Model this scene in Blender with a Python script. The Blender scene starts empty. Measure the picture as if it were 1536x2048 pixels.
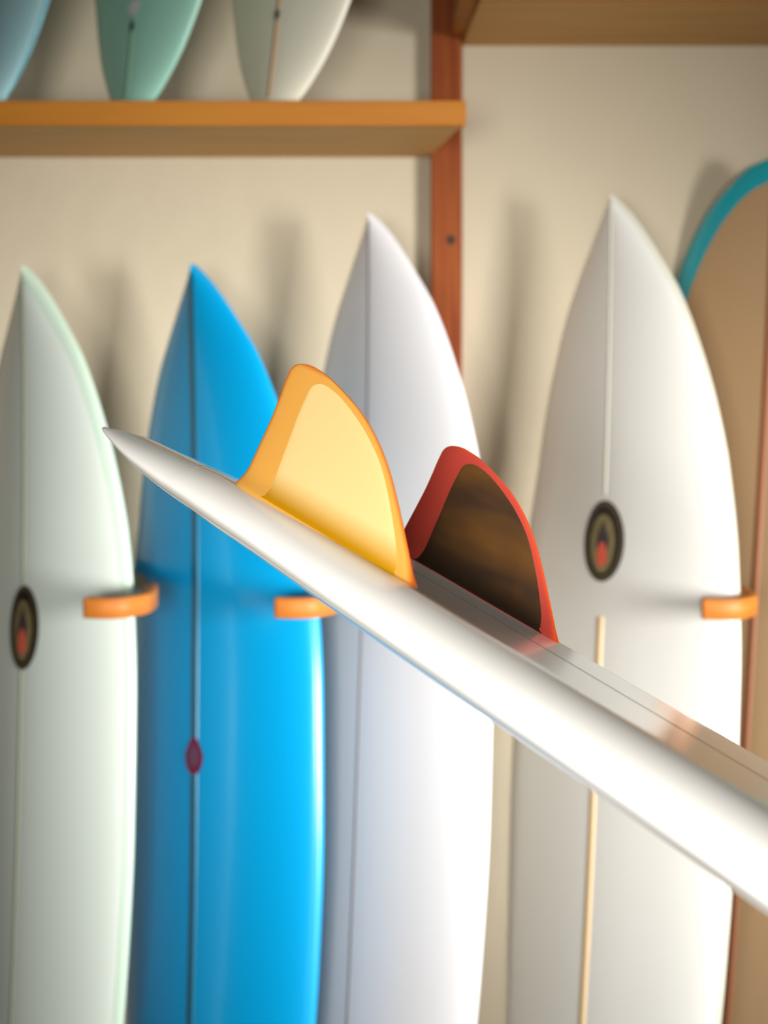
import bpy, bmesh, math
from mathutils import Vector, Matrix

# ------------------------------------------------------------------ camera
SC = bpy.context.scene
COL = SC.collection
F = 2844.0; CX, CY = 768.0, 700.0          # focal length in pixels of the 1536x2048 frame, eye level row 700
CAMZ = 1.65
cam_d = bpy.data.cameras.new('camera'); cam = bpy.data.objects.new('camera', cam_d); COL.objects.link(cam)
cam.location = (0, 0, CAMZ); cam.rotation_euler = (math.pi/2, 0, 0)
cam_d.sensor_fit = 'VERTICAL'; cam_d.sensor_height = 36.0; cam_d.sensor_width = 27.0
cam_d.lens = F*36.0/2048.0
cam_d.shift_y = -(1024.0-CY)/2048.0
cam_d.clip_start = 0.02
cam_d.dof.use_dof = True; cam_d.dof.focus_distance = 1.28; cam_d.dof.aperture_fstop = 4.6
SC.camera = cam

# ------------------------------------------------------------------ sky, lights, exposure
W = bpy.data.worlds.new('world'); SC.world = W; W.use_nodes = True
W.node_tree.nodes['Background'].inputs[0].default_value = (0.80, 0.90, 1.0, 1)
W.node_tree.nodes['Background'].inputs[1].default_value = 0.2

def area(name, loc, target, sx, sy, power, colr, spread=180):
    d = bpy.data.lights.new(name, 'AREA'); d.shape = 'RECTANGLE'; d.size = sx; d.size_y = sy
    d.energy = power; d.color = colr; d.spread = math.radians(spread)
    o = bpy.data.objects.new(name, d); COL.objects.link(o); o.location = loc
    o.rotation_euler = (Vector(target)-Vector(loc)).to_track_quat('-Z', 'Y').to_euler()
    return o
area('window_daylight_right', (2.54, -0.25, 1.45), (0.0, 2.8, 1.16), 1.0, 1.1, 22.5, (1.0, 0.985, 0.96), 41)
area('window_daylight_front', (-0.30, -0.93, 1.60), (0.12, 1.0, 1.38), 0.9, 0.6, 12.2, (1.0, 0.975, 0.94), 60)

SC.view_settings.view_transform = 'Standard'; SC.view_settings.look = 'None'
SC.view_settings.gamma = 1.0; SC.view_settings.use_curve_mapping = False
SC.view_settings.exposure = 0.0
SC.cycles.use_denoising = True
SC.cycles.max_bounces = 8

# ------------------------------------------------------------------ helpers
def lin(c):
    c = c/255.0
    return c/12.92 if c <= 0.04045 else ((c+0.055)/1.055)**2.4
def rgb(r, g, b): return (lin(r), lin(g), lin(b), 1.0)
def P(px, py, Y): return Vector(((px-CX)/F*Y, Y, CAMZ-(py-CY)/F*Y))

def mat(name, col, rough=0.5, coat=0.0, coat_rough=0.1, bump=0.0, bscale=40, var=0.0, vscale=5, sss=0.0, spec=0.5, trans=0.0, stretch=(1, 1, 1), attr=None, col2=None, noise_detail=4):
    m = bpy.data.materials.new(name); m.use_nodes = True
    nt = m.node_tree; b = nt.nodes['Principled BSDF']
    b.inputs['Base Color'].default_value = col
    b.inputs['Roughness'].default_value = rough
    b.inputs['Coat Weight'].default_value = coat
    b.inputs['Coat Roughness'].default_value = coat_rough
    b.inputs['Specular IOR Level'].default_value = spec
    if sss:
        b.inputs['Subsurface Weight'].default_value = sss
        b.inputs['Subsurface Radius'].default_value = (0.02, 0.012, 0.006)
        b.inputs['Subsurface Scale'].default_value = 0.5
    if trans: b.inputs['Transmission Weight'].default_value = trans
    tc = nt.nodes.new('ShaderNodeTexCoord'); mp = nt.nodes.new('ShaderNodeMapping')
    mp.inputs['Scale'].default_value = stretch
    nt.links.new(tc.outputs['Object'], mp.inputs['Vector'])
    if var or col2:
        n = nt.nodes.new('ShaderNodeTexNoise'); n.inputs['Scale'].default_value = vscale; n.inputs['Detail'].default_value = noise_detail
        nt.links.new(mp.outputs[0], n.inputs['Vector'])
        mx = nt.nodes.new('ShaderNodeMix'); mx.data_type = 'RGBA'
        c2 = col2 if col2 else tuple(x*(1-var) for x in col[:3])+(1,)
        mx.inputs[6].default_value = col; mx.inputs[7].default_value = c2
        r = nt.nodes.new('ShaderNodeMapRange'); r.inputs[1].default_value = 0.25; r.inputs[2].default_value = 0.68
        nt.links.new(n.outputs['Fac'], r.inputs[0]); nt.links.new(r.outputs[0], mx.inputs[0])
        nt.links.new(mx.outputs[2], b.inputs['Base Color'])
    if attr:                                   # edge pigment on the fin body, painted base shade on its panel
        a = nt.nodes.new('ShaderNodeAttribute'); a.attribute_name = 'rim_or_shade'
        mx = nt.nodes.new('ShaderNodeMix'); mx.data_type = 'RGBA'
        mx.inputs[6].default_value = col; mx.inputs[7].default_value = attr
        nt.links.new(a.outputs['Fac'], mx.inputs[0]); nt.links.new(mx.outputs[2], b.inputs['Base Color'])
    if bump:
        n = nt.nodes.new('ShaderNodeTexNoise'); n.inputs['Scale'].default_value = bscale; n.inputs['Detail'].default_value = 5
        nt.links.new(mp.outputs[0], n.inputs['Vector'])
        bp = nt.nodes.new('ShaderNodeBump'); bp.inputs['Strength'].default_value = bump; bp.inputs['Distance'].default_value = 0.01
        nt.links.new(n.outputs['Fac'], bp.inputs['Height']); nt.links.new(bp.outputs[0], b.inputs['Normal'])
    return m

def obj(name, verts, faces, m, parent=None, smooth=True):
    me = bpy.data.meshes.new(name); me.from_pydata([tuple(v) for v in verts], [], faces)
    me.materials.append(m)
    bm = bmesh.new(); bm.from_mesh(me)
    bmesh.ops.recalc_face_normals(bm, faces=bm.faces); bm.to_mesh(me); bm.free()
    if smooth: me.polygons.foreach_set('use_smooth', [True]*len(me.polygons))
    o = bpy.data.objects.new(name, me); COL.objects.link(o)
    if parent: o.parent = parent
    return o
def tag(o, label=None, cat=None, group=None, kind=None):
    if label: o['label'] = label
    if cat: o['category'] = cat
    if group: o['group'] = group
    if kind: o['kind'] = kind
    return o
def empty(name, loc=(0, 0, 0)):
    o = bpy.data.objects.new(name, None); COL.objects.link(o); o.location = loc; o.empty_display_size = 0.1
    return o
def prism(name, poly, z0, z1, m, parent=None, bevel=0.0, off=(0, 0, 0)):
    """vertical prism over a plan polygon, softly bevelled"""
    n = len(poly); bm = bmesh.new(); off = Vector(off)
    lo = [bm.verts.new(Vector((x, y, z0))-off) for x, y in poly]; hi = [bm.verts.new(Vector((x, y, z1))-off) for x, y in poly]
    bm.faces.new(lo); bm.faces.new(hi)
    for i in range(n): bm.faces.new((lo[i], lo[(i+1) % n], hi[(i+1) % n], hi[i]))
    bmesh.ops.recalc_face_normals(bm, faces=bm.faces)
    if bevel: bmesh.ops.bevel(bm, geom=list(bm.edges), offset=bevel, segments=2, affect='EDGES', profile=0.5)
    me = bpy.data.meshes.new(name); bm.to_mesh(me); bm.free(); me.materials.append(m)
    o = bpy.data.objects.new(name, me); COL.objects.link(o)
    if parent: o.parent = parent
    return o
def box(name, a, b, m, parent=None, bevel=0.0, off=(0, 0, 0)):
    return prism(name, [(a[0], a[1]), (b[0], a[1]), (b[0], b[1]), (a[0], b[1])], a[2], b[2], m, parent, bevel, off)
def interp(t, x):
    if x <= t[0][0]: return t[0][1]
    for (a, u), (b, v) in zip(t[:-1], t[1:]):
        if x <= b: return u+(v-u)*(x-a)/(b-a) if b > a else v
    return t[-1][1]
def smooth_table(t, n=160):
    """monotone-ish Catmull-Rom resample of a table so outlines read as curves"""
    out = []
    for i in range(n+1):
        x = t[0][0]+(t[-1][0]-t[0][0])*i/n
        k = 0
        while k < len(t)-2 and x > t[k+1][0]: k += 1
        x0, y0 = t[k]; x1, y1 = t[k+1]
        def slope(j):
            if j == 0: return (t[1][1]-t[0][1])/(t[1][0]-t[0][0])
            if j == len(t)-1: return (t[-1][1]-t[-2][1])/(t[-1][0]-t[-2][0])
            a = (t[j][1]-t[j-1][1])/(t[j][0]-t[j-1][0]); b = (t[j+1][1]-t[j][1])/(t[j+1][0]-t[j][0])
            return 0 if a*b <= 0 else 2*a*b/(a+b)
        h = x1-x0; s = (x-x0)/h
        y = (2*s**3-3*s**2+1)*y0+(s**3-2*s**2+s)*h*slope(k)+(-2*s**3+3*s**2)*y1+(s**3-s**2)*h*slope(k+1)
        out.append((x, y))
    return out

# ------------------------------------------------------------------ materials
M = {}
M['plaster'] = mat('plaster', rgb(190, 178, 154), 0.85, bump=0.25, bscale=14, var=0.07, vscale=2.2)
M['paint'] = mat('white_paint', rgb(120, 108, 92), 0.8)
M['concrete'] = mat('concrete', rgb(112, 94, 76), 0.6, bump=0.2, var=0.25, vscale=3)
M['ceiling'] = mat('ceiling_boards', rgb(110, 86, 62), 0.8)
M['cedar'] = mat('cedar', rgb(146, 78, 20), 0.6, spec=0.2, bump=0.15, bscale=30, stretch=(14, 14, 0.8), col2=rgb(120, 50, 14), vscale=4)
M['pine'] = mat('pine', rgb(184, 120, 34), 0.5, spec=0.25, bump=0.1, bscale=20, stretch=(0.7, 12, 12), col2=rgb(168, 102, 24), vscale=3)
M['pine_grey'] = mat('plywood', rgb(204, 158, 90), 0.7, bump=0.1, bscale=20, stretch=(0.7, 10, 10), col2=rgb(186, 138, 74), vscale=3)
M['oak'] = mat('bent_oak', rgb(196, 124, 48), 0.5, spec=0.3, col2=rgb(184, 104, 38), vscale=12, stretch=(1, 1, 5))
M['knot'] = mat('knot', rgb(36, 14, 6), 0.7)
M['metal'] = mat('black_metal', rgb(18, 18, 24), 0.4)
M['blue'] = mat('blue_resin', rgb(0, 162, 222), 0.32, coat=0.55, coat_rough=0.16)
M['blue_dark'] = mat('stringer_blue', rgb(0, 96, 124), 0.35, coat=0.5, coat_rough=0.2)
M['mint'] = mat('mint_foam', rgb(226, 236, 226), 0.3, coat=0.5, coat_rough=0.14)
M['mint_band'] = mat('mint_resin', rgb(204, 226, 206), 0.3, coat=0.6, coat_rough=0.12)
M['mint_line'] = mat('stringer_green', rgb(140, 150, 118), 0.4)
M['white'] = mat('white_resin', rgb(228, 227, 228), 0.38, coat=0.35, coat_rough=0.22)
M['cream'] = mat('cream_resin', rgb(230, 229, 222), 0.38, coat=0.35, coat_rough=0.22)
M['grey_line'] = mat('stringer_grey', rgb(120, 108, 104), 0.4)
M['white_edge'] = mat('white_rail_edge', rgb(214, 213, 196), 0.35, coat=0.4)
M['tan_line'] = mat('stringer_tan', rgb(222, 192, 148), 0.4)
M['tan'] = mat('clear_foam', rgb(176, 145, 108), 0.4, coat=0.4, coat_rough=0.2)
M['turq'] = mat('turquoise_resin', rgb(0, 160, 176), 0.3, coat=0.6, coat_rough=0.12)
M['redwood'] = mat('stringer_redwood', rgb(160, 100, 66), 0.45)
M['seafoam'] = mat('seafoam_resin', rgb(170, 224, 202), 0.35, coat=0.4, coat_rough=0.2)
M['seafoam_line'] = mat('stringer_seafoam', rgb(128, 168, 140), 0.4)
M['ivory'] = mat('ivory_resin', rgb(246, 240, 218), 0.35, coat=0.4, coat_rough=0.2)
M['ivory_line'] = mat('stringer_ivory', rgb(206, 160, 118), 0.4)
M['sky'] = mat('sky_blue_resin', rgb(192, 240, 246), 0.35, coat=0.4, coat_rough=0.2)
M['sky_edge'] = mat('sky_blue_rail', rgb(120, 190, 200), 0.35, coat=0.4)
M['black_ink'] = mat('logo_black', rgb(34, 24, 20), 0.4)
M['gold_ink'] = mat('logo_gold', rgb(140, 126, 84), 0.5, var=0.3, vscale=60)
M['dark_ink'] = mat('logo_slate', rgb(62, 54, 56), 0.5)
M['coral_ink'] = mat('logo_coral', rgb(222, 92, 70), 0.5)
M['wine_ink'] = mat('logo_wine', rgb(120, 28, 62), 0.5)
M['mauve_ink'] = mat('logo_mauve', rgb(112, 66, 92), 0.5)
M['fore'] = mat('gloss_white', rgb(246, 243, 236), 0.30, coat=1.0, coat_rough=0.13)
M['hair'] = mat('stringer_hairline', rgb(96, 68, 50), 0.4)

def fin_mat(name, col, rim_or_shade, transl, tcol, rough=0.25, coat=1.0, cr=0.04):
    m = mat(name, col, rough, coat=coat, coat_rough=cr, attr=rim_or_shade)
    nt = m.node_tree; b = nt.nodes['Principled BSDF']; out = nt.nodes['Material Output']
    t = nt.nodes.new('ShaderNodeBsdfTranslucent'); t.inputs[0].default_value = tcol
    mx = nt.nodes.new('ShaderNodeMixShader'); mx.inputs[0].default_value = transl
    nt.links.new(b.outputs[0], mx.inputs[1]); nt.links.new(t.outputs[0], mx.inputs[2]); nt.links.new(mx.outputs[0], out.inputs[0])
    return m
M['amber'] = fin_mat('amber_resin', rgb(238, 180, 84), rgb(236, 112, 30), 0.30, rgb(255, 190, 80))
M['yellow_glass'] = fin_mat('yellow_glass', rgb(240, 212, 144), rgb(202, 146, 14), 0.2, rgb(255, 225, 130))  # mustard second colour paints the shaded fillet along the base
M['red'] = fin_mat('red_resin', rgb(208, 80, 66), rgb(238, 88, 34), 0.25, rgb(220, 70, 50))
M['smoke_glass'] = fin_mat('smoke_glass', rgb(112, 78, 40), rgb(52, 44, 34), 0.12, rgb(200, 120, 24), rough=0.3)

# ------------------------------------------------------------------ the room
WY = 3.2
def structure(o): return tag(o, kind='structure')
structure(box('floor', (-3.0, -1.1, -0.1), (2.7, WY+0.1, 0.0), M['concrete']))
structure(box('ceiling', (-3.0, -1.1, 4.3), (2.7, WY+0.1, 4.4), M['ceiling']))
structure(box('wall_back', (-3.0, WY, 0.0), (2.7, WY+0.1, 4.3), M['plaster']))
structure(box('wall_left', (-3.1, -1.1, 0.0), (-3.0, WY, 4.3), M['paint']))
def wall_with_holes(name, m, x0, x1, y0, y1, holes, axis='y'):
    """wall slab with window openings (hx0, hx1, hz0, hz1), sorted left to right"""
    vs = []; fs = []
    def b(u0, u1, z0, z1):
        k = len(vs)
        for c in (y0, y1):
            for u, z in ((u0, z0), (u1, z0), (u1, z1), (u0, z1)): vs.append((u, c, z) if axis == 'y' else (c, u, z))
        fs.extend([(k, k+1, k+2, k+3), (k+4, k+5, k+6, k+7), (k, k+1, k+5, k+4), (k+1, k+2, k+6, k+5), (k+2, k+3, k+7, k+6), (k+3, k, k+4, k+7)])
    x = x0
    for h in holes:
        b(x, h[0], 0, 4.3); b(h[0], h[1], 0, h[2]); b(h[0], h[1], h[3], 4.3); x = h[1]
    b(x, x1, 0, 4.3)
    return structure(obj(name, vs, fs, m, smooth=False))
wall_with_holes('wall_right', M['paint'], -1.0, WY, 2.6, 2.7, [(-0.8, 0.35, 0.85, 2.05)], 'x')
wall_with_holes('wall_front', M['paint'], -3.0, 2.6, -1.1, -1.0, [(-0.75, 0.25, 1.3, 2.2)])

# cedar upright fixed to the wall
post = empty('wall_post', (0.139, WY-0.025, 0))
tag(post, 'reddish cedar upright batten on the wall with a dark knot hole', 'post')
o = box('batten', (0.105, WY-0.05, 0.0), (0.173, WY, 4.28), M['cedar'], post, 0.003, off=post.location)
kv = []; kc = Vector((0.148, WY-0.0505, CAMZ+(700-480)/F*(WY-0.05)))-post.location
kv = [kc+Vector((0.010*math.cos(a)*1.0, 0, 0.011*math.sin(a))) for a in [i*math.pi/8 for i in range(16)]]
kb = [v+Vector((0, 0.002, 0)) for v in kv]
tag(obj('knot_hole', kv+kb, [tuple(range(16)), tuple(range(31, 15, -1))]+[(i, (i+1) % 16, 16+(i+1) % 16, 16+i) for i in range(16)], M['knot'], post, False), 'dark round knot hole')

# shelves
ZS = 2.129
shelf = empty('wall_shelf', (-0.9, 2.97, ZS-0.048))
tag(shelf, 'orange wooden wall shelf at upper left holding three surfboards', 'shelf')
prism('shelf_board', [(-2.6, 2.752), (0.150, 2.752), (0.108, 3.146), (0.1045, 3.146), (0.1045, WY), (-2.6, WY)], ZS-0.046, ZS, M['pine_grey'], shelf, 0.002, off=shelf.location)
prism('front_lip', [(-2.6, 2.735), (0.1585, 2.735), (0.1565, 2.752), (-2.6, 2.752)], ZS-0.0475, ZS+0.001, M['pine'], shelf, 0.002, off=shelf.location)
ZR = CAMZ+(700-92)/F*WY
shelf2 = empty('wall_shelf', (1.2, 3.0, ZR))
tag(shelf2, 'golden brown wooden shelf at the top right beside the cedar post', 'shelf')
prism('shelf_board', [(0.188, 2.788), (2.4, 2.788), (2.4, WY), (0.176, WY)], ZR, ZR+0.03, M['pine_grey'], shelf2, 0.002, off=shelf2.location)
box('front_lip', (0.188, 2.77, ZR-0.001), (2.4, 2.788, ZR+0.06), M['pine'], shelf2, 0.002, off=shelf2.location)
prism('cleat', [(0.150, 2.85), (0.184, 2.83), (0.184, 3.14), (0.150, 3.14)], ZR+0.012, ZR+0.05, M['pine'], shelf2, 0.002, off=shelf2.location)

# ------------------------------------------------------------------ surfboards standing on the wall
OUT_NOSE = [(0, 0), (0.03, .105), (0.065, .205), (.13, .365), (.2, .52), (.3, .67), (.4, .785), (.52, .88), (.68, .965), (.86, 1.0), (1.1, .992), (1.3, .955), (1.5, .89), (1.62, .80), (1.72, .64), (1.80, .46), (1.84, .34)]
OUT_ROUND = [(0, 0), (.012, .22), (.04, .40), (.075, .53), (.12, .65), (.18, .77), (.25, .87), (.33, .94), (.5, .99), (.8, 1.0), (1.1, .98), (1.4, .92), (1.7, .80), (1.9, .6), (2.05, .35)]
OUT_TAILDOWN = [(0, 0), (0.03, .10), (0.1, .30), (.2, .50), (.35, .72), (.5, .87), (.75, .99), (.95, 1.0), (1.15, .96), (1.35, .84), (1.5, .67), (1.6, .52), (1.66, .38), (1.70, .26), (1.72, .18)]

class Board:
    def __init__(s, name, label, nose, tail, yaw, hw, outline, m, group=None, thick=0.090, crown=0.71, cp=1.7, ce=0.62, rocker=0.022):
        s.nose, s.tail = nose, tail
        s.L = (nose-tail).normalized(); s.len = (nose-tail).length
        y = math.radians(yaw); w = Vector((math.cos(y), -math.sin(y), 0)); s.N = w.cross(s.L).normalized(); s.Wd = s.L.cross(s.N).normalized()
        k = s.len/outline[-1][0]
        s.out = smooth_table([(a*k, b*hw) for a, b in outline]); s.th = thick; s.crown = crown; s.cp = cp; s.ce = ce; s.rk = rocker
        s.root = empty(name, tail); tag(s.root, label, 'surfboard', group)
        s.off = tail
        s.build(m)
    def prof(s, d):
        return interp(s.out, d)
    def thk(s, d):
        return s.th*(0.22+0.78*min(1, d/0.55)**0.7)*(0.45+0.55*min(1, (s.len-d)/0.4+0.0001)**0.6)
    def spine(s, d):
        r = s.rk*(max(0, 1-d/0.75)**2-1+max(0, 1-(s.len-d)/0.75)**2)
        return s.nose-s.L*d+s.N*r
    def pt(s, d, v, front=True, lift=0.0):
        hw = s.prof(d); t = s.thk(d); a = t*s.crown; b = t-a
        f = max(0.0, 1-abs(v)**s.cp)**s.ce
        if front: h = -a+a*f+lift
        else: h = -a-b*max(0.0, 1-abs(v)**3.2)**0.5-lift
        return s.spine(d)+s.Wd*(hw*v*(1+0.0))+s.N*h-s.off
    def grid(s, name, m, d0, d1, v0, v1, nd, nv, lift=0.0004, front=True):
        vs = []; fs = []
        for i in range(nd+1):
            d = d0+(d1-d0)*i/nd
            for j in range(nv+1):
                vs.append(s.pt(d, v0+(v1-v0)*j/nv, front, lift))
        for i in range(nd):
            for j in range(nv):
                k = i*(nv+1)+j; fs.append((k, k+1, k+nv+2, k+nv+1))
        # thin film with its own underside
        n = len(vs); base = [v-s.N*0.0008 for v in vs]; vs += base
        fs += [tuple(n+q for q in reversed(f)) for f in fs]
        return obj(name, vs, fs, m, s.root)
    def strip(s, name, m, width, d0=0.02, d1=None, c=0.0, label=None):
        d1 = d1 or s.len-0.03; vs = []; fs = []; nd = 60
        for i in range(nd+1):
            d = d0+(d1-d0)*i/nd; hw = max(0.02, s.prof(d)); e = width*0.5/hw
            a = s.pt(d, c-e, True, 0.0006); b_ = s.pt(d, c+e, True, 0.0006); mid = s.pt(d, c, True, 0.0009)
            vs += [a, mid, b_, b_-s.N*0.0012, a-s.N*0.0012]
        for i in range(nd):
            for j in range(5):
                k = i*5; fs.append((k+j, k+(j+1) % 5, k+5+(j+1) % 5, k+5+j))
        o = obj(name, vs, fs, m, s.root)
        if label: o['label'] = label
        return o
    def build(s, m):
        nd, nv = 110, 26; vs = []; fs = []
        V = []
        for j in range(nv+1):
            x = -1+2*j/nv; V.append(math.sin(x*math.pi/2)*0.6+x*0.4)
        D = [s.len*(i/nd)**1.35 for i in range(nd+1)]
        D[0] = 0.0006
        ring = 2*nv
        for d in D:
            for v in V: vs.append(s.pt(d, v, True))
            for v in reversed(V[1:-1]): vs.append(s.pt(d, v, False))
        for i in range(nd):
            for j in range(ring):
                a = i*ring+j; b = i*ring+(j+1) % ring
                fs.append((a, b, b+ring, a+ring))
        fs.append(tuple(range(ring))); fs.append(tuple(range(nd*ring, (nd+1)*ring)))
        s.body = obj('board_body', vs, fs, m, s.root)
    def band(s, name, m, w, d0=0.0, d1=None, side=(1, -1), label=None, wrap=True):
        """coloured rail lap: from v0 out to the rail, one closed film around the nose"""
        d1 = d1 or s.len
        for sd in side:
            vs = []; fs = []; nd = 80; nv = 5
            for i in range(nd+1):
                d = max(0.0006, d0+(d1-d0)*(i/nd)**1.5); hw = max(s.prof(d), 1e-4)
                vv = max(0.0, s.prof(max(0.0, d-w*0.9))-w*0.75)/hw
                row = [s.pt(d, sd*(vv+(1-vv)*(j/nv)), True, 0.0007) for j in range(nv+1)]
                row = [p+s.Wd*sd*0.0006*(j/nv) for j, p in enumerate(row)]
                row.append(s.pt(d, sd*0.97, False, 0.0007))
                vs += row
            q = nv+2
            for i in range(nd):
                for j in range(q-1):
                    k = i*q+j; fs.append((k, k+1, k+q+1, k+q))
            o = obj(name, vs, fs, m, s.root)
            if label: o['label'] = label
    def decal(s, name, m, dc, vc, ra, rb, shape=lambda a: 1.0, lift=0.001, parent=None, da=0.0):
        """flat print wrapped on the crown: centre (dc, vc*hw), half sizes ra along the width, rb along the length"""
        hw = s.prof(dc); n = 40; vs = []; fs = []; R = [0.0, 0.35, 0.7, 1.0]
        vs.append(s.pt(dc+da, vc, True, lift))
        for r in R[1:]:
            for i in range(n):
                a = 2*math.pi*i/n; k = shape(a)
                if isinstance(k, tuple): x, y = k
                else: x, y = k*math.cos(a), k*math.sin(a)
                vs.append(s.pt(dc+da-y*rb*r, vc+x*ra*r/hw, True, lift))
        for i in range(n): fs.append((0, 1+i, 1+(i+1) % n))
        for q in range(2):
            for i in range(n):
                a = 1+q*n+i; b = 1+q*n+(i+1) % n; fs.append((a, b, b+n, a+n))
        k = len(vs); vs += [v-s.N*0.0006 for v in vs]; fs += [tuple(k+x for x in reversed(f)) for f in fs]
        return obj(name, vs, fs, m, parent or s.root)

def line_board(n, l, depth_floor_z=0.012):
    """tail point: the crown line through nose n and lower point l carried down to the floor"""
    t = (n.z-depth_floor_z)/(n.z-l.z)
    return n+(l-n)*t
def oval_logo(b, dc, vc, ra, rb):
    lg = b.decal('logo', M['black_ink'], dc, vc, ra, rb, lift=0.0012)
    lg['label'] = 'dark oval logo with a gold centre'
    b_ = dict(parent=lg)
    x = b.decal('logo_ring', M['gold_ink'], dc, vc, ra*0.90, rb*0.93, lift=0.0017, **b_)
    x = b.decal('logo_band', M['black_ink'], dc, vc, ra*0.85, rb*0.90, lift=0.0021, **b_)
    x = b.decal('logo_field', M['gold_ink'], dc, vc, ra*0.60, rb*0.72, lift=0.0026, shape=lambda a: 1.0-0.10*math.sin(a)*abs(math.sin(a)), **b_)
    spire = lambda a: (math.cos(a)*(1-0.75*max(0, math.sin(a))), math.sin(a))
    b.decal('logo_spire', M['dark_ink'], dc, vc, ra*0.30, rb*0.42, lift=0.0032, shape=spire, da=-rb*0.05, **b_)
    b.decal('logo_base', M['coral_ink'], dc, vc, ra*0.24, rb*0.30, lift=0.0038, shape=lambda a: (math.cos(a)*(1-0.2*math.sin(a)), math.sin(a)), da=rb*0.33, **b_)

YAW = 43
# pale mint board, far left
n = P(43, 531, 2.94); l = P(6, 2048, 2.66)
b1 = Board('surfboard', 'pale mint green surfboard standing at the left edge with dark oval logo', n, line_board(n, l), 41, 0.272, OUT_NOSE, M['mint'], 'surfboards standing against the wall')
b1.band('rail_lap', M['mint_band'], 0.018, label='green tinted rail')
b1.strip('stringer', M['mint_line'], 0.006, c=0.0, label='thin dark green stringer')
oval_logo(b1, 0.735, 0.02, 0.047, 0.082)
# blue board
n = P(380, 527, 2.94); l = P(366, 2048, 2.64)
b2 = Board('surfboard', 'bright blue surfboard standing beside the pale mint green one', n, line_board(n, l), 42, 0.287, OUT_NOSE, M['blue'], 'surfboards standing against the wall')
b2.strip('stringer', M['blue_dark'], 0.020, label='dark blue stringer')
teardrop = lambda a: (math.cos(a)*(1-0.45*max(0, math.sin(a))), math.sin(a)*1.0)
lg = b2.decal('logo', M['wine_ink'], 0.982, 0.0, 0.026, 0.036, lift=0.0014, shape=teardrop); lg['label'] = 'small wine red drop shaped logo'
b2.decal('logo_field', M['mauve_ink'], 0.982, 0.0, 0.015, 0.020, lift=0.002, shape=teardrop, parent=lg)
# middle white board
n = P(736, 424, 2.94); l = P(680, 2048, 2.62)
b3 = Board('surfboard', 'cool white surfboard standing behind the two coloured fins, left of centre post', n, line_board(n, l), 47, 0.288, OUT_NOSE, M['white'], 'surfboards standing against the wall')
b3.strip('stringer', M['grey_line'], 0.005, label='thin grey stringer')
# right white board
n = P(1221, 388, 2.94); l = P(1150, 2048, 2.62)
b4 = Board('surfboard', 'warm white surfboard right of the cedar post with dark oval logo', n, line_board(n, l), 52, 0.288, OUT_NOSE, M['cream'], 'surfboards standing against the wall')
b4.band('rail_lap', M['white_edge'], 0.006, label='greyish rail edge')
b4.strip('stringer', M['tan_line'], 0.018, d0=0.86, label='tan stringer')
b4.strip('stringer', M['white_edge'], 0.006, d0=0.02, d1=0.62)
oval_logo(b4, 0.712, 0.0, 0.053, 0.080)
# turquoise-railed board, right edge
n = P(1552, 310, 3.02); l = P(1446, 2048, 2.82)
b5 = Board('surfboard', 'tan surfboard with turquoise rail and round nose at the right edge', n, line_board(n, l), YAW, 0.285, OUT_ROUND, M['tan'], 'surfboards standing against the wall', crown=0.5)
b5.band('rail_lap', M['turq'], 0.050, label='turquoise rail lap')
b5.strip('stringer', M['redwood'], 0.018, label='reddish brown stringer')

# boards standing on the upper shelf
def shelf_board(pxb, pxt, label, m, hw, ml, lw, extra=None):
    Yb = 2.86
    base = Vector(((pxb-CX)/F*Yb, Yb, ZS+0.002)); d = Vector(((pxt-pxb)/F*Yb/0.19, 0.07, 1.0)).normalized()
    b = Board('surfboard', label, base+d*1.72, base, YAW, hw, OUT_TAILDOWN, m, 'surfboards standing on the upper shelf', thick=0.06)
    b.strip('stringer', ml, lw)
    return b
c1 = shelf_board(-48, -42, 'pale sky blue surfboard on the shelf at the top left corner', M['sky'], 0.265, M['sky_edge'], 0.008)
c1.band('rail_lap', M['sky_edge'], 0.012, label='darker blue rail edge')
c2 = shelf_board(248, 256, 'seafoam green surfboard on the upper shelf above the mint one', M['seafoam'], 0.262, M['seafoam_line'], 0.010)
c3 = shelf_board(534, 546, 'ivory surfboard on the upper shelf, nearest the cedar post', M['ivory'], 0.262, M['ivory_line'], 0.010)
for b, dz, mm in ((c2, 0.175, M['dark_ink']), (c3, 0.20, M['dark_ink'])):
    b.decal('leash_plug', mm, b.len-dz, 0.0, 0.007, 0.012, lift=0.002)
b = c2.decal('logo', M['white'], c2.len-0.215, 0.0, 0.020, 0.016, lift=0.0015); b['label'] = 'small pale logo'

# ------------------------------------------------------------------ bent rack arms
def sweep(name, pts, w, h, m, parent):
    vs = []; fs = []; n = len(pts); r = 0.25
    prof = [(-.5+r*.4, -.5), (.5-r*.4, -.5), (.5, -.5+r*.3), (.5, .5-r*.3), (.5-r*.4, .5), (-.5+r*.4, .5), (-.5, .5-r*.3), (-.5, -.5+r*.3)]
    for i, p in enumerate(pts):
        t = (pts[min(i+1, n-1)]-pts[max(i-1, 0)]); t.z = 0; t.normalize(); s = Vector((t.y, -t.x, 0))
        k = 0.72 if i == 0 else 1.0
        for a, b in prof: vs.append(p+s*a*w*k+Vector((0, 0, b*h*(0.94 if i == 0 else 1))))
    q = len(prof)
    for i in range(n-1):
        for j in range(q): fs.append((i*q+j, i*q+(j+1) % q, (i+1)*q+(j+1) % q, (i+1)*q+j))
    fs.append(tuple(range(q))); fs.append(tuple(range((n-1)*q, n*q)))
    return obj(name, vs, fs, m, parent)
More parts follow.
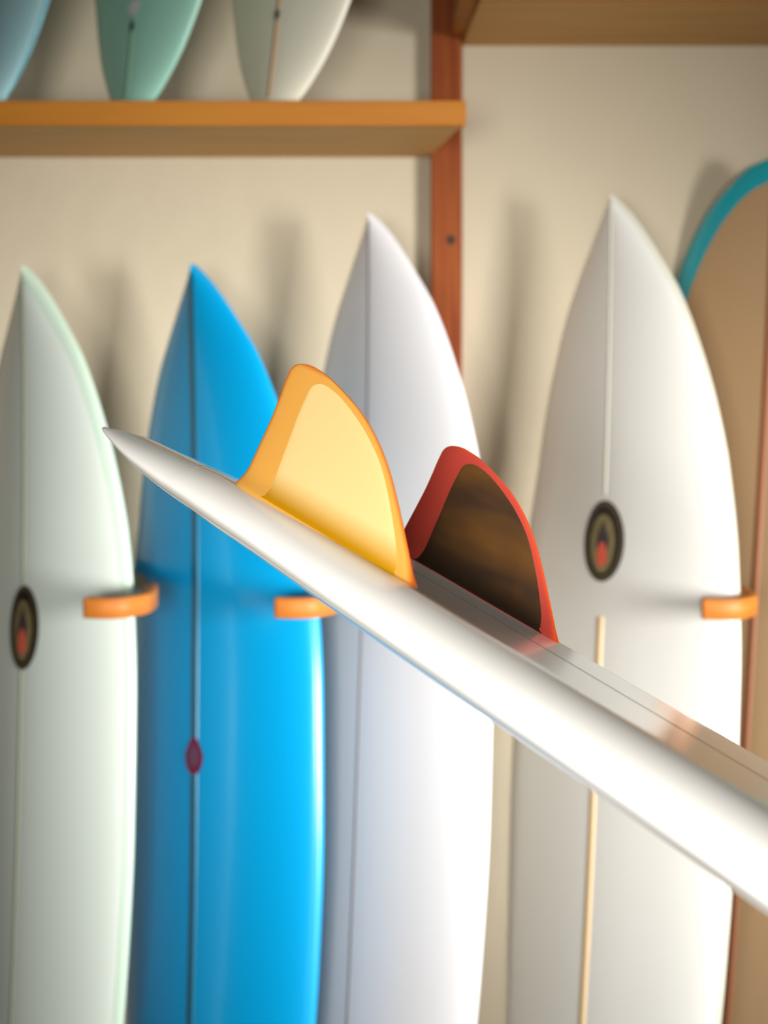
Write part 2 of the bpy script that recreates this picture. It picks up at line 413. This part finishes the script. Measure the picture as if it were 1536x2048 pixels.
def cr(pts, k=6):
    out = []
    for i in range(len(pts)-1):
        a = pts[max(i-1, 0)]; b = pts[i]; c = pts[i+1]; d = pts[min(i+2, len(pts)-1)]
        for j in range(k):
            t = j/k
            out.append(0.5*((2*b)+(c-a)*t+(2*a-5*b+4*c-d)*t*t+(3*b-a-3*c+d)*t**3))
    out.append(pts[-1]); return out
def rack_arm(dx, dz, label):
    zc = CAMZ-(1206-CY)/F*2.6+dz
    base = Vector((-0.60+dx, WY, zc))
    r = empty('rack_arm', base); tag(r, label, 'rack arm', 'bent wooden arms of the surfboard rack')
    X = lambda px, Y: (px-CX)/F*Y
    c = [(X(171, 2.56), 2.56), (X(205, 2.552), 2.552), (X(240, 2.556), 2.556), (X(266, 2.575), 2.575), (X(288, 2.60), 2.60), (X(300, 2.65), 2.65), (X(302, 2.70), 2.70)]
    pts = [Vector((x+dx, y, zc))-base for x, y in c]
    sweep('bent_arm', cr(pts), 0.026, 0.0365, M['oak'], r)
    rod = [Vector((x+dx, y, zc+0.002))-base for x, y in [(-0.443, 2.69), (-0.475, 2.80), (-0.545, 2.97), (-0.575, 3.06), (-0.60, WY)]]
    sweep('mounting_bar', cr(rod), 0.012, 0.030, M['metal'], r)
    # wall plate and screws
    box('wall_plate', (-0.625+dx, WY-0.008, zc-0.04), (-0.575+dx, WY, zc+0.04), M['metal'], r, 0.002, off=base)
    return r
rack_arm(0.0, 0, 'bent wooden rack arm hooked in front of the mint green surfboard')
r2 = rack_arm((548-170)/F*2.575, 0, 'bent wooden rack arm hooked in front of the blue surfboard')
r3 = rack_arm((896-170)/F*2.575, 0, 'bent wooden rack arm for the cool white surfboard, behind the red fin')
r4 = rack_arm((1395-170)/F*2.575, -0.002, 'bent wooden rack arm hooked in front of the warm white surfboard')
# ------------------------------------------------------------------ foreground fish board, bottom up
T0 = Vector((-0.13355643, 1.40592013, -0.12183672+CAMZ))
U = Vector((0.67301839, -0.67522344, -0.30186015)); Wv = Vector((0.58318164, 0.73547666, -0.344925)); Nn = Vector((0.45491254, 0.05610157, 0.88876723))
fish = empty('surfboard', T0)
fish.matrix_world = Matrix(((U.x, Wv.x, Nn.x, T0.x), (U.y, Wv.y, Nn.y, T0.y), (U.z, Wv.z, Nn.z, T0.z), (0, 0, 0, 1)))
tag(fish, 'glossy white twin fin surfboard tilted bottom up across the foreground', 'surfboard')
X0, XN = -0.086, 1.58
HW = smooth_table([(X0, .119), (-.08, .126), (-.06, .1325), (-.03, .139), (0.0, .1430), (.1, .150), (.2, .158), (.3, .168), (.4, .179), (.5, .190), (.65, .203), (.8, .214), (1.0, .217), (1.2, .196), (1.35, .160), (1.47, .108), (1.53, .068), (1.565, .035), (XN, 0.0)], 240)
TH = smooth_table([(X0, .016), (-.075, .020), (-.05, .026), (-.03, .031), (0.0, .037), (.06, .0445), (.14, .0495), (.3, .053), (.5, .0545), (.8, .057), (1.1, .053), (1.4, .036), (XN, .012)], 240)
RK = smooth_table([(X0, -.0125), (-.03, -.0096), (0.03, -.0058), (.1, -.0018), (.2, 0.0), (.35, .0), (.6, .0), (.9, -.006), (1.2, -.022), (XN, -.085)], 240)
NOTCH = 0.06
def inner(x):
    if x >= NOTCH: return 0.0
    s = (NOTCH-x)/(NOTCH-X0)
    return interp(HW, x)*min(1.0, s)**0.85
def fish_z(x, y, top):
    hw = max(interp(HW, x), 1e-5); t = interp(TH, x); ap = 0.58*t; v = min(1.0, abs(y)/hw)
    k = 1.0
    if x < NOTCH+0.03:
        # distance to the inner cut of the swallow tail
        if x < NOTCH: d = abs(y)-inner(x)
        else: d = math.hypot(y, x-NOTCH)
        e = 0.012
        if x < NOTCH: k = math.sqrt(max(0.0, 1-(1-min(1.0, d/e))**2))
    z0 = interp(RK, x)
    q = max(0.0, (v-0.74)/0.26)
    if top: return z0-ap+ap*(max(0, 1-q**1.55)**0.58)*k
    return z0-ap-(t-ap)*(max(0, 1-v**3.2)**0.5)*k
vs = []; fs = []; NX, NY = 150, 22
def half(sd):
    xs = [X0+0.0003+(NOTCH-X0-0.0003)*(i/40)**0.8 for i in range(40)]+[NOTCH+(XN-0.0005-NOTCH)*i/NX for i in range(NX+1)]
    base = len(vs); q = NY+1
    for x in xs:
        a = inner(x); b = interp(HW, x)
        for top in (True, False):
            for j in range(q):
                s = j/NY; s = 0.5-0.5*math.cos(s*math.pi) if a > 0 else math.sin(s*math.pi/2)
                y = a+(b-a)*s
                vs.append((x, sd*y, fish_z(x, y, top)))
    for i in range(len(xs)-1):
        for tpi in (0, 1):
            for j in range(NY):
                k = base+i*2*q+tpi*q+j; fs.append((k, k+1, k+1+2*q, k+2*q))
    k = base+(len(xs)-1)*2*q
    for j in range(NY): fs.append((k+j, k+j+1, k+q+j+1, k+q+j))
    fs_tip = base
    for j in range(NY): fs.append((fs_tip+j, fs_tip+j+1, fs_tip+q+j+1, fs_tip+q+j))
half(-1); half(1)
me = bpy.data.meshes.new('board_body'); me.from_pydata(vs, [], fs); me.materials.append(M['fore'])
bm = bmesh.new(); bm.from_mesh(me); bmesh.ops.remove_doubles(bm, verts=bm.verts, dist=0.00008)
bmesh.ops.dissolve_degenerate(bm, edges=bm.edges, dist=0.00002)
bmesh.ops.recalc_face_normals(bm, faces=bm.faces); bm.to_mesh(me); bm.free()
me.polygons.foreach_set('use_smooth', [True]*len(me.polygons))
o = bpy.data.objects.new('board_body', me); COL.objects.link(o); o.parent = fish
sv = []; sf = []
for i in range(121):
    x = NOTCH+0.01+(XN-0.06-NOTCH)*i/120; z = interp(RK, x)
    for y, dz in ((-0.0007, 0.0001), (0, 0.00025), (0.0007, 0.0001), (0.0, -0.0006)): sv.append((x, y, z+dz))
for i in range(120):
    for j in range(4): sf.append((i*4+j, i*4+(j+1) % 4, i*4+4+(j+1) % 4, i*4+4+j))
obj('stringer', sv, sf, M['hair'], fish)['label'] = 'hairline dark stringer'

TR = smooth_table([(-.008, .1105), (0.0, .1120), (.015, .1137), (.06, .1130), (.082, .1110), (.0978, .1090), (.1065, .1086), (.1115, .1103), (.1155, .1155), (.1178, .1225), (.1188, .1280), (.119, .1320)], 200)
LE = smooth_table([(-.008, .336), (0.0, .3302), (.003, .3275), (.014, .318), (.0305, .3017), (.05, .2817), (.0706, .2585), (.0875, .2343), (.1018, .2058), (.1112, .1771), (.1160, .158), (.1177, .149), (.1187, .139), (.119, .132)], 200)
PT = smooth_table([(0.0, .152), (.02, .149), (.05, .1452), (.085, .1415), (.098, .1414), (.1037, .1430), (.107, .1474), (.1087, .1530), (.109, .158)], 200)
PL = smooth_table([(0.0, .3177), (.0264, .2962), (.05, .2740), (.071, .2505), (.0878, .2232), (.0985, .199), (.1045, .182), (.1075, .170), (.109, .158)], 200)
HMAX = 0.119
def half_t(b, c):
    c = min(max(c, 0.0), 1.0)
    foil = (max(0.0, 1-abs(2*c-1)**3.2))**0.5
    core = (0.0046-0.0026*(max(b, 0)/HMAX))*foil
    fil = 0.0105*max(0.0, 1-max(b, -0.0)/0.020)**2.4*0.75
    return core+fil*(0.35+0.65*foil)+0.0002
def fin(side, label, m_body, m_panel, plabel):
    cant, toe = math.radians(3), math.radians(1)
    d = Vector((math.cos(toe), -side*math.sin(toe), 0)); lat = Vector((0, 0, 1)).cross(d)
    h = Vector((0, 0, 1))*math.cos(cant)+side*lat*math.sin(cant); nrm = d.cross(h).normalized()
    O = Vector((0, side*0.1175, 0))
    NB, NC = 64, 40
    def pos(a, b, t): return O+d*a+h*b+nrm*t
    vs = []; fs = []; rim_or_shade = []
    for i in range(NB+1):
        s = i/NB; b = -0.008+(HMAX+0.008)*math.sin(s*math.pi/2)**1.0
        a0, a1 = interp(TR, b), interp(LE, b)
        if a1-a0 < 0.0006: a0 -= 0.0003; a1 += 0.0003
        f = 0.0
        if b < 0.02: f = 0.0015*(1-max(b, 0)/0.02)**2.4            # fillet runs out past both ends
        a0 -= f*0.8; a1 += f*0.8
        for sg in (1, -1):
            for j in range(NC+1):
                c = 0.5-0.5*math.cos(math.pi*j/NC); a = a0+(a1-a0)*c
                e = min(a-a0, a1-a, (HMAX-b)*0.9)*1.0
                tt = half_t(b, c)*min(1.0, 0.25+((HMAX-b)/0.006)**0.5) if HMAX-b < 0.006 else half_t(b, c)
                if j in (0, NC): tt = 0.0
                vs.append(pos(a, b, sg*tt)); rim_or_shade.append(max(0.0, 1-(e/0.0045))**1.0)
    q = NC+1
    for i in range(NB):
        for sg in (0, 1):
            for j in range(NC):
                k = i*2*q+sg*q+j; fs.append((k, k+1, k+1+2*q, k+2*q))
    k = NB*2*q
    for j in range(NC): fs.append((k+j, k+j+1, k+q+j+1, k+q+j)); fs.append((j, j+1, q+j+1, q+j))
    me = bpy.data.meshes.new('fin'); me.from_pydata([tuple(v) for v in vs], [], fs); me.materials.append(m_body)
    at = me.attributes.new('rim_or_shade', 'FLOAT', 'POINT'); at.data.foreach_set('value', rim_or_shade)
    bm = bmesh.new(); bm.from_mesh(me); bmesh.ops.remove_doubles(bm, verts=bm.verts, dist=0.00003)
    bmesh.ops.recalc_face_normals(bm, faces=bm.faces); bm.to_mesh(me); bm.free()
    me.polygons.foreach_set('use_smooth', [True]*len(me.polygons))
    fo = bpy.data.objects.new('fin', me); COL.objects.link(fo); fo.parent = fish; fo['label'] = label
    # cloth panel laminated in the middle of the fin: both faces, one piece
    vs = []; fs = []; rim_or_shade = []
    NB, NC = 50, 34
    for i in range(NB+1):
        s = i/NB; b = 0.109*math.sin(s*math.pi/2)
        a0, a1 = interp(PT, b), interp(PL, b); A0, A1 = interp(TR, b), interp(LE, b)
        for sg in (1, -1):
            for j in range(NC+1):
                a = a0+(a1-a0)*j/NC; c = (a-A0)/max(1e-5, (A1-A0))
                tt = half_t(b, c)+0.00028
                if j in (0, NC) or i == NB: tt -= 0.0005
                vs.append(pos(a, b, sg*tt)); rim_or_shade.append(max(0.0, min(1.0, 1-(b-0.004)/0.022)))  # panel colour darkened toward the base, painting the fillet's shade
    q = NC+1
    for i in range(NB):
        for sg in (0, 1):
            for j in range(NC):
                k = i*2*q+sg*q+j; fs.append((k, k+1, k+1+2*q, k+2*q))
    me = bpy.data.meshes.new('fin_panel'); me.from_pydata([tuple(v) for v in vs], [], fs); me.materials.append(m_panel)
    at = me.attributes.new('rim_or_shade', 'FLOAT', 'POINT'); at.data.foreach_set('value', rim_or_shade)
    bm = bmesh.new(); bm.from_mesh(me); bmesh.ops.recalc_face_normals(bm, faces=bm.faces); bm.to_mesh(me); bm.free()
    me.polygons.foreach_set('use_smooth', [True]*len(me.polygons))
    po = bpy.data.objects.new('fin_panel', me); COL.objects.link(po); po.parent = fo; po['label'] = plabel
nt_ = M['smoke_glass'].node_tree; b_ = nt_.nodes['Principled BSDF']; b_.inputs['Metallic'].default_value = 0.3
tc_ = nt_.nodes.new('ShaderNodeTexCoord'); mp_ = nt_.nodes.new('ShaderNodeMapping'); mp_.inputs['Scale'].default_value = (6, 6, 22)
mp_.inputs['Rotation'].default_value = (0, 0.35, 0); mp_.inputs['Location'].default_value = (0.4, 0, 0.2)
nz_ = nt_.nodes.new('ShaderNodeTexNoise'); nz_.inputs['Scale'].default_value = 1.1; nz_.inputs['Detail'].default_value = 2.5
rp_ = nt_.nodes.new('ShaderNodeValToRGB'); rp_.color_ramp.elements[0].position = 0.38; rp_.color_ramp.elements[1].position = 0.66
rp_.color_ramp.elements[0].color = rgb(74, 58, 44); rp_.color_ramp.elements[1].color = rgb(132, 90, 42)      # golden glow on the smoky panel, painted in as noise colour
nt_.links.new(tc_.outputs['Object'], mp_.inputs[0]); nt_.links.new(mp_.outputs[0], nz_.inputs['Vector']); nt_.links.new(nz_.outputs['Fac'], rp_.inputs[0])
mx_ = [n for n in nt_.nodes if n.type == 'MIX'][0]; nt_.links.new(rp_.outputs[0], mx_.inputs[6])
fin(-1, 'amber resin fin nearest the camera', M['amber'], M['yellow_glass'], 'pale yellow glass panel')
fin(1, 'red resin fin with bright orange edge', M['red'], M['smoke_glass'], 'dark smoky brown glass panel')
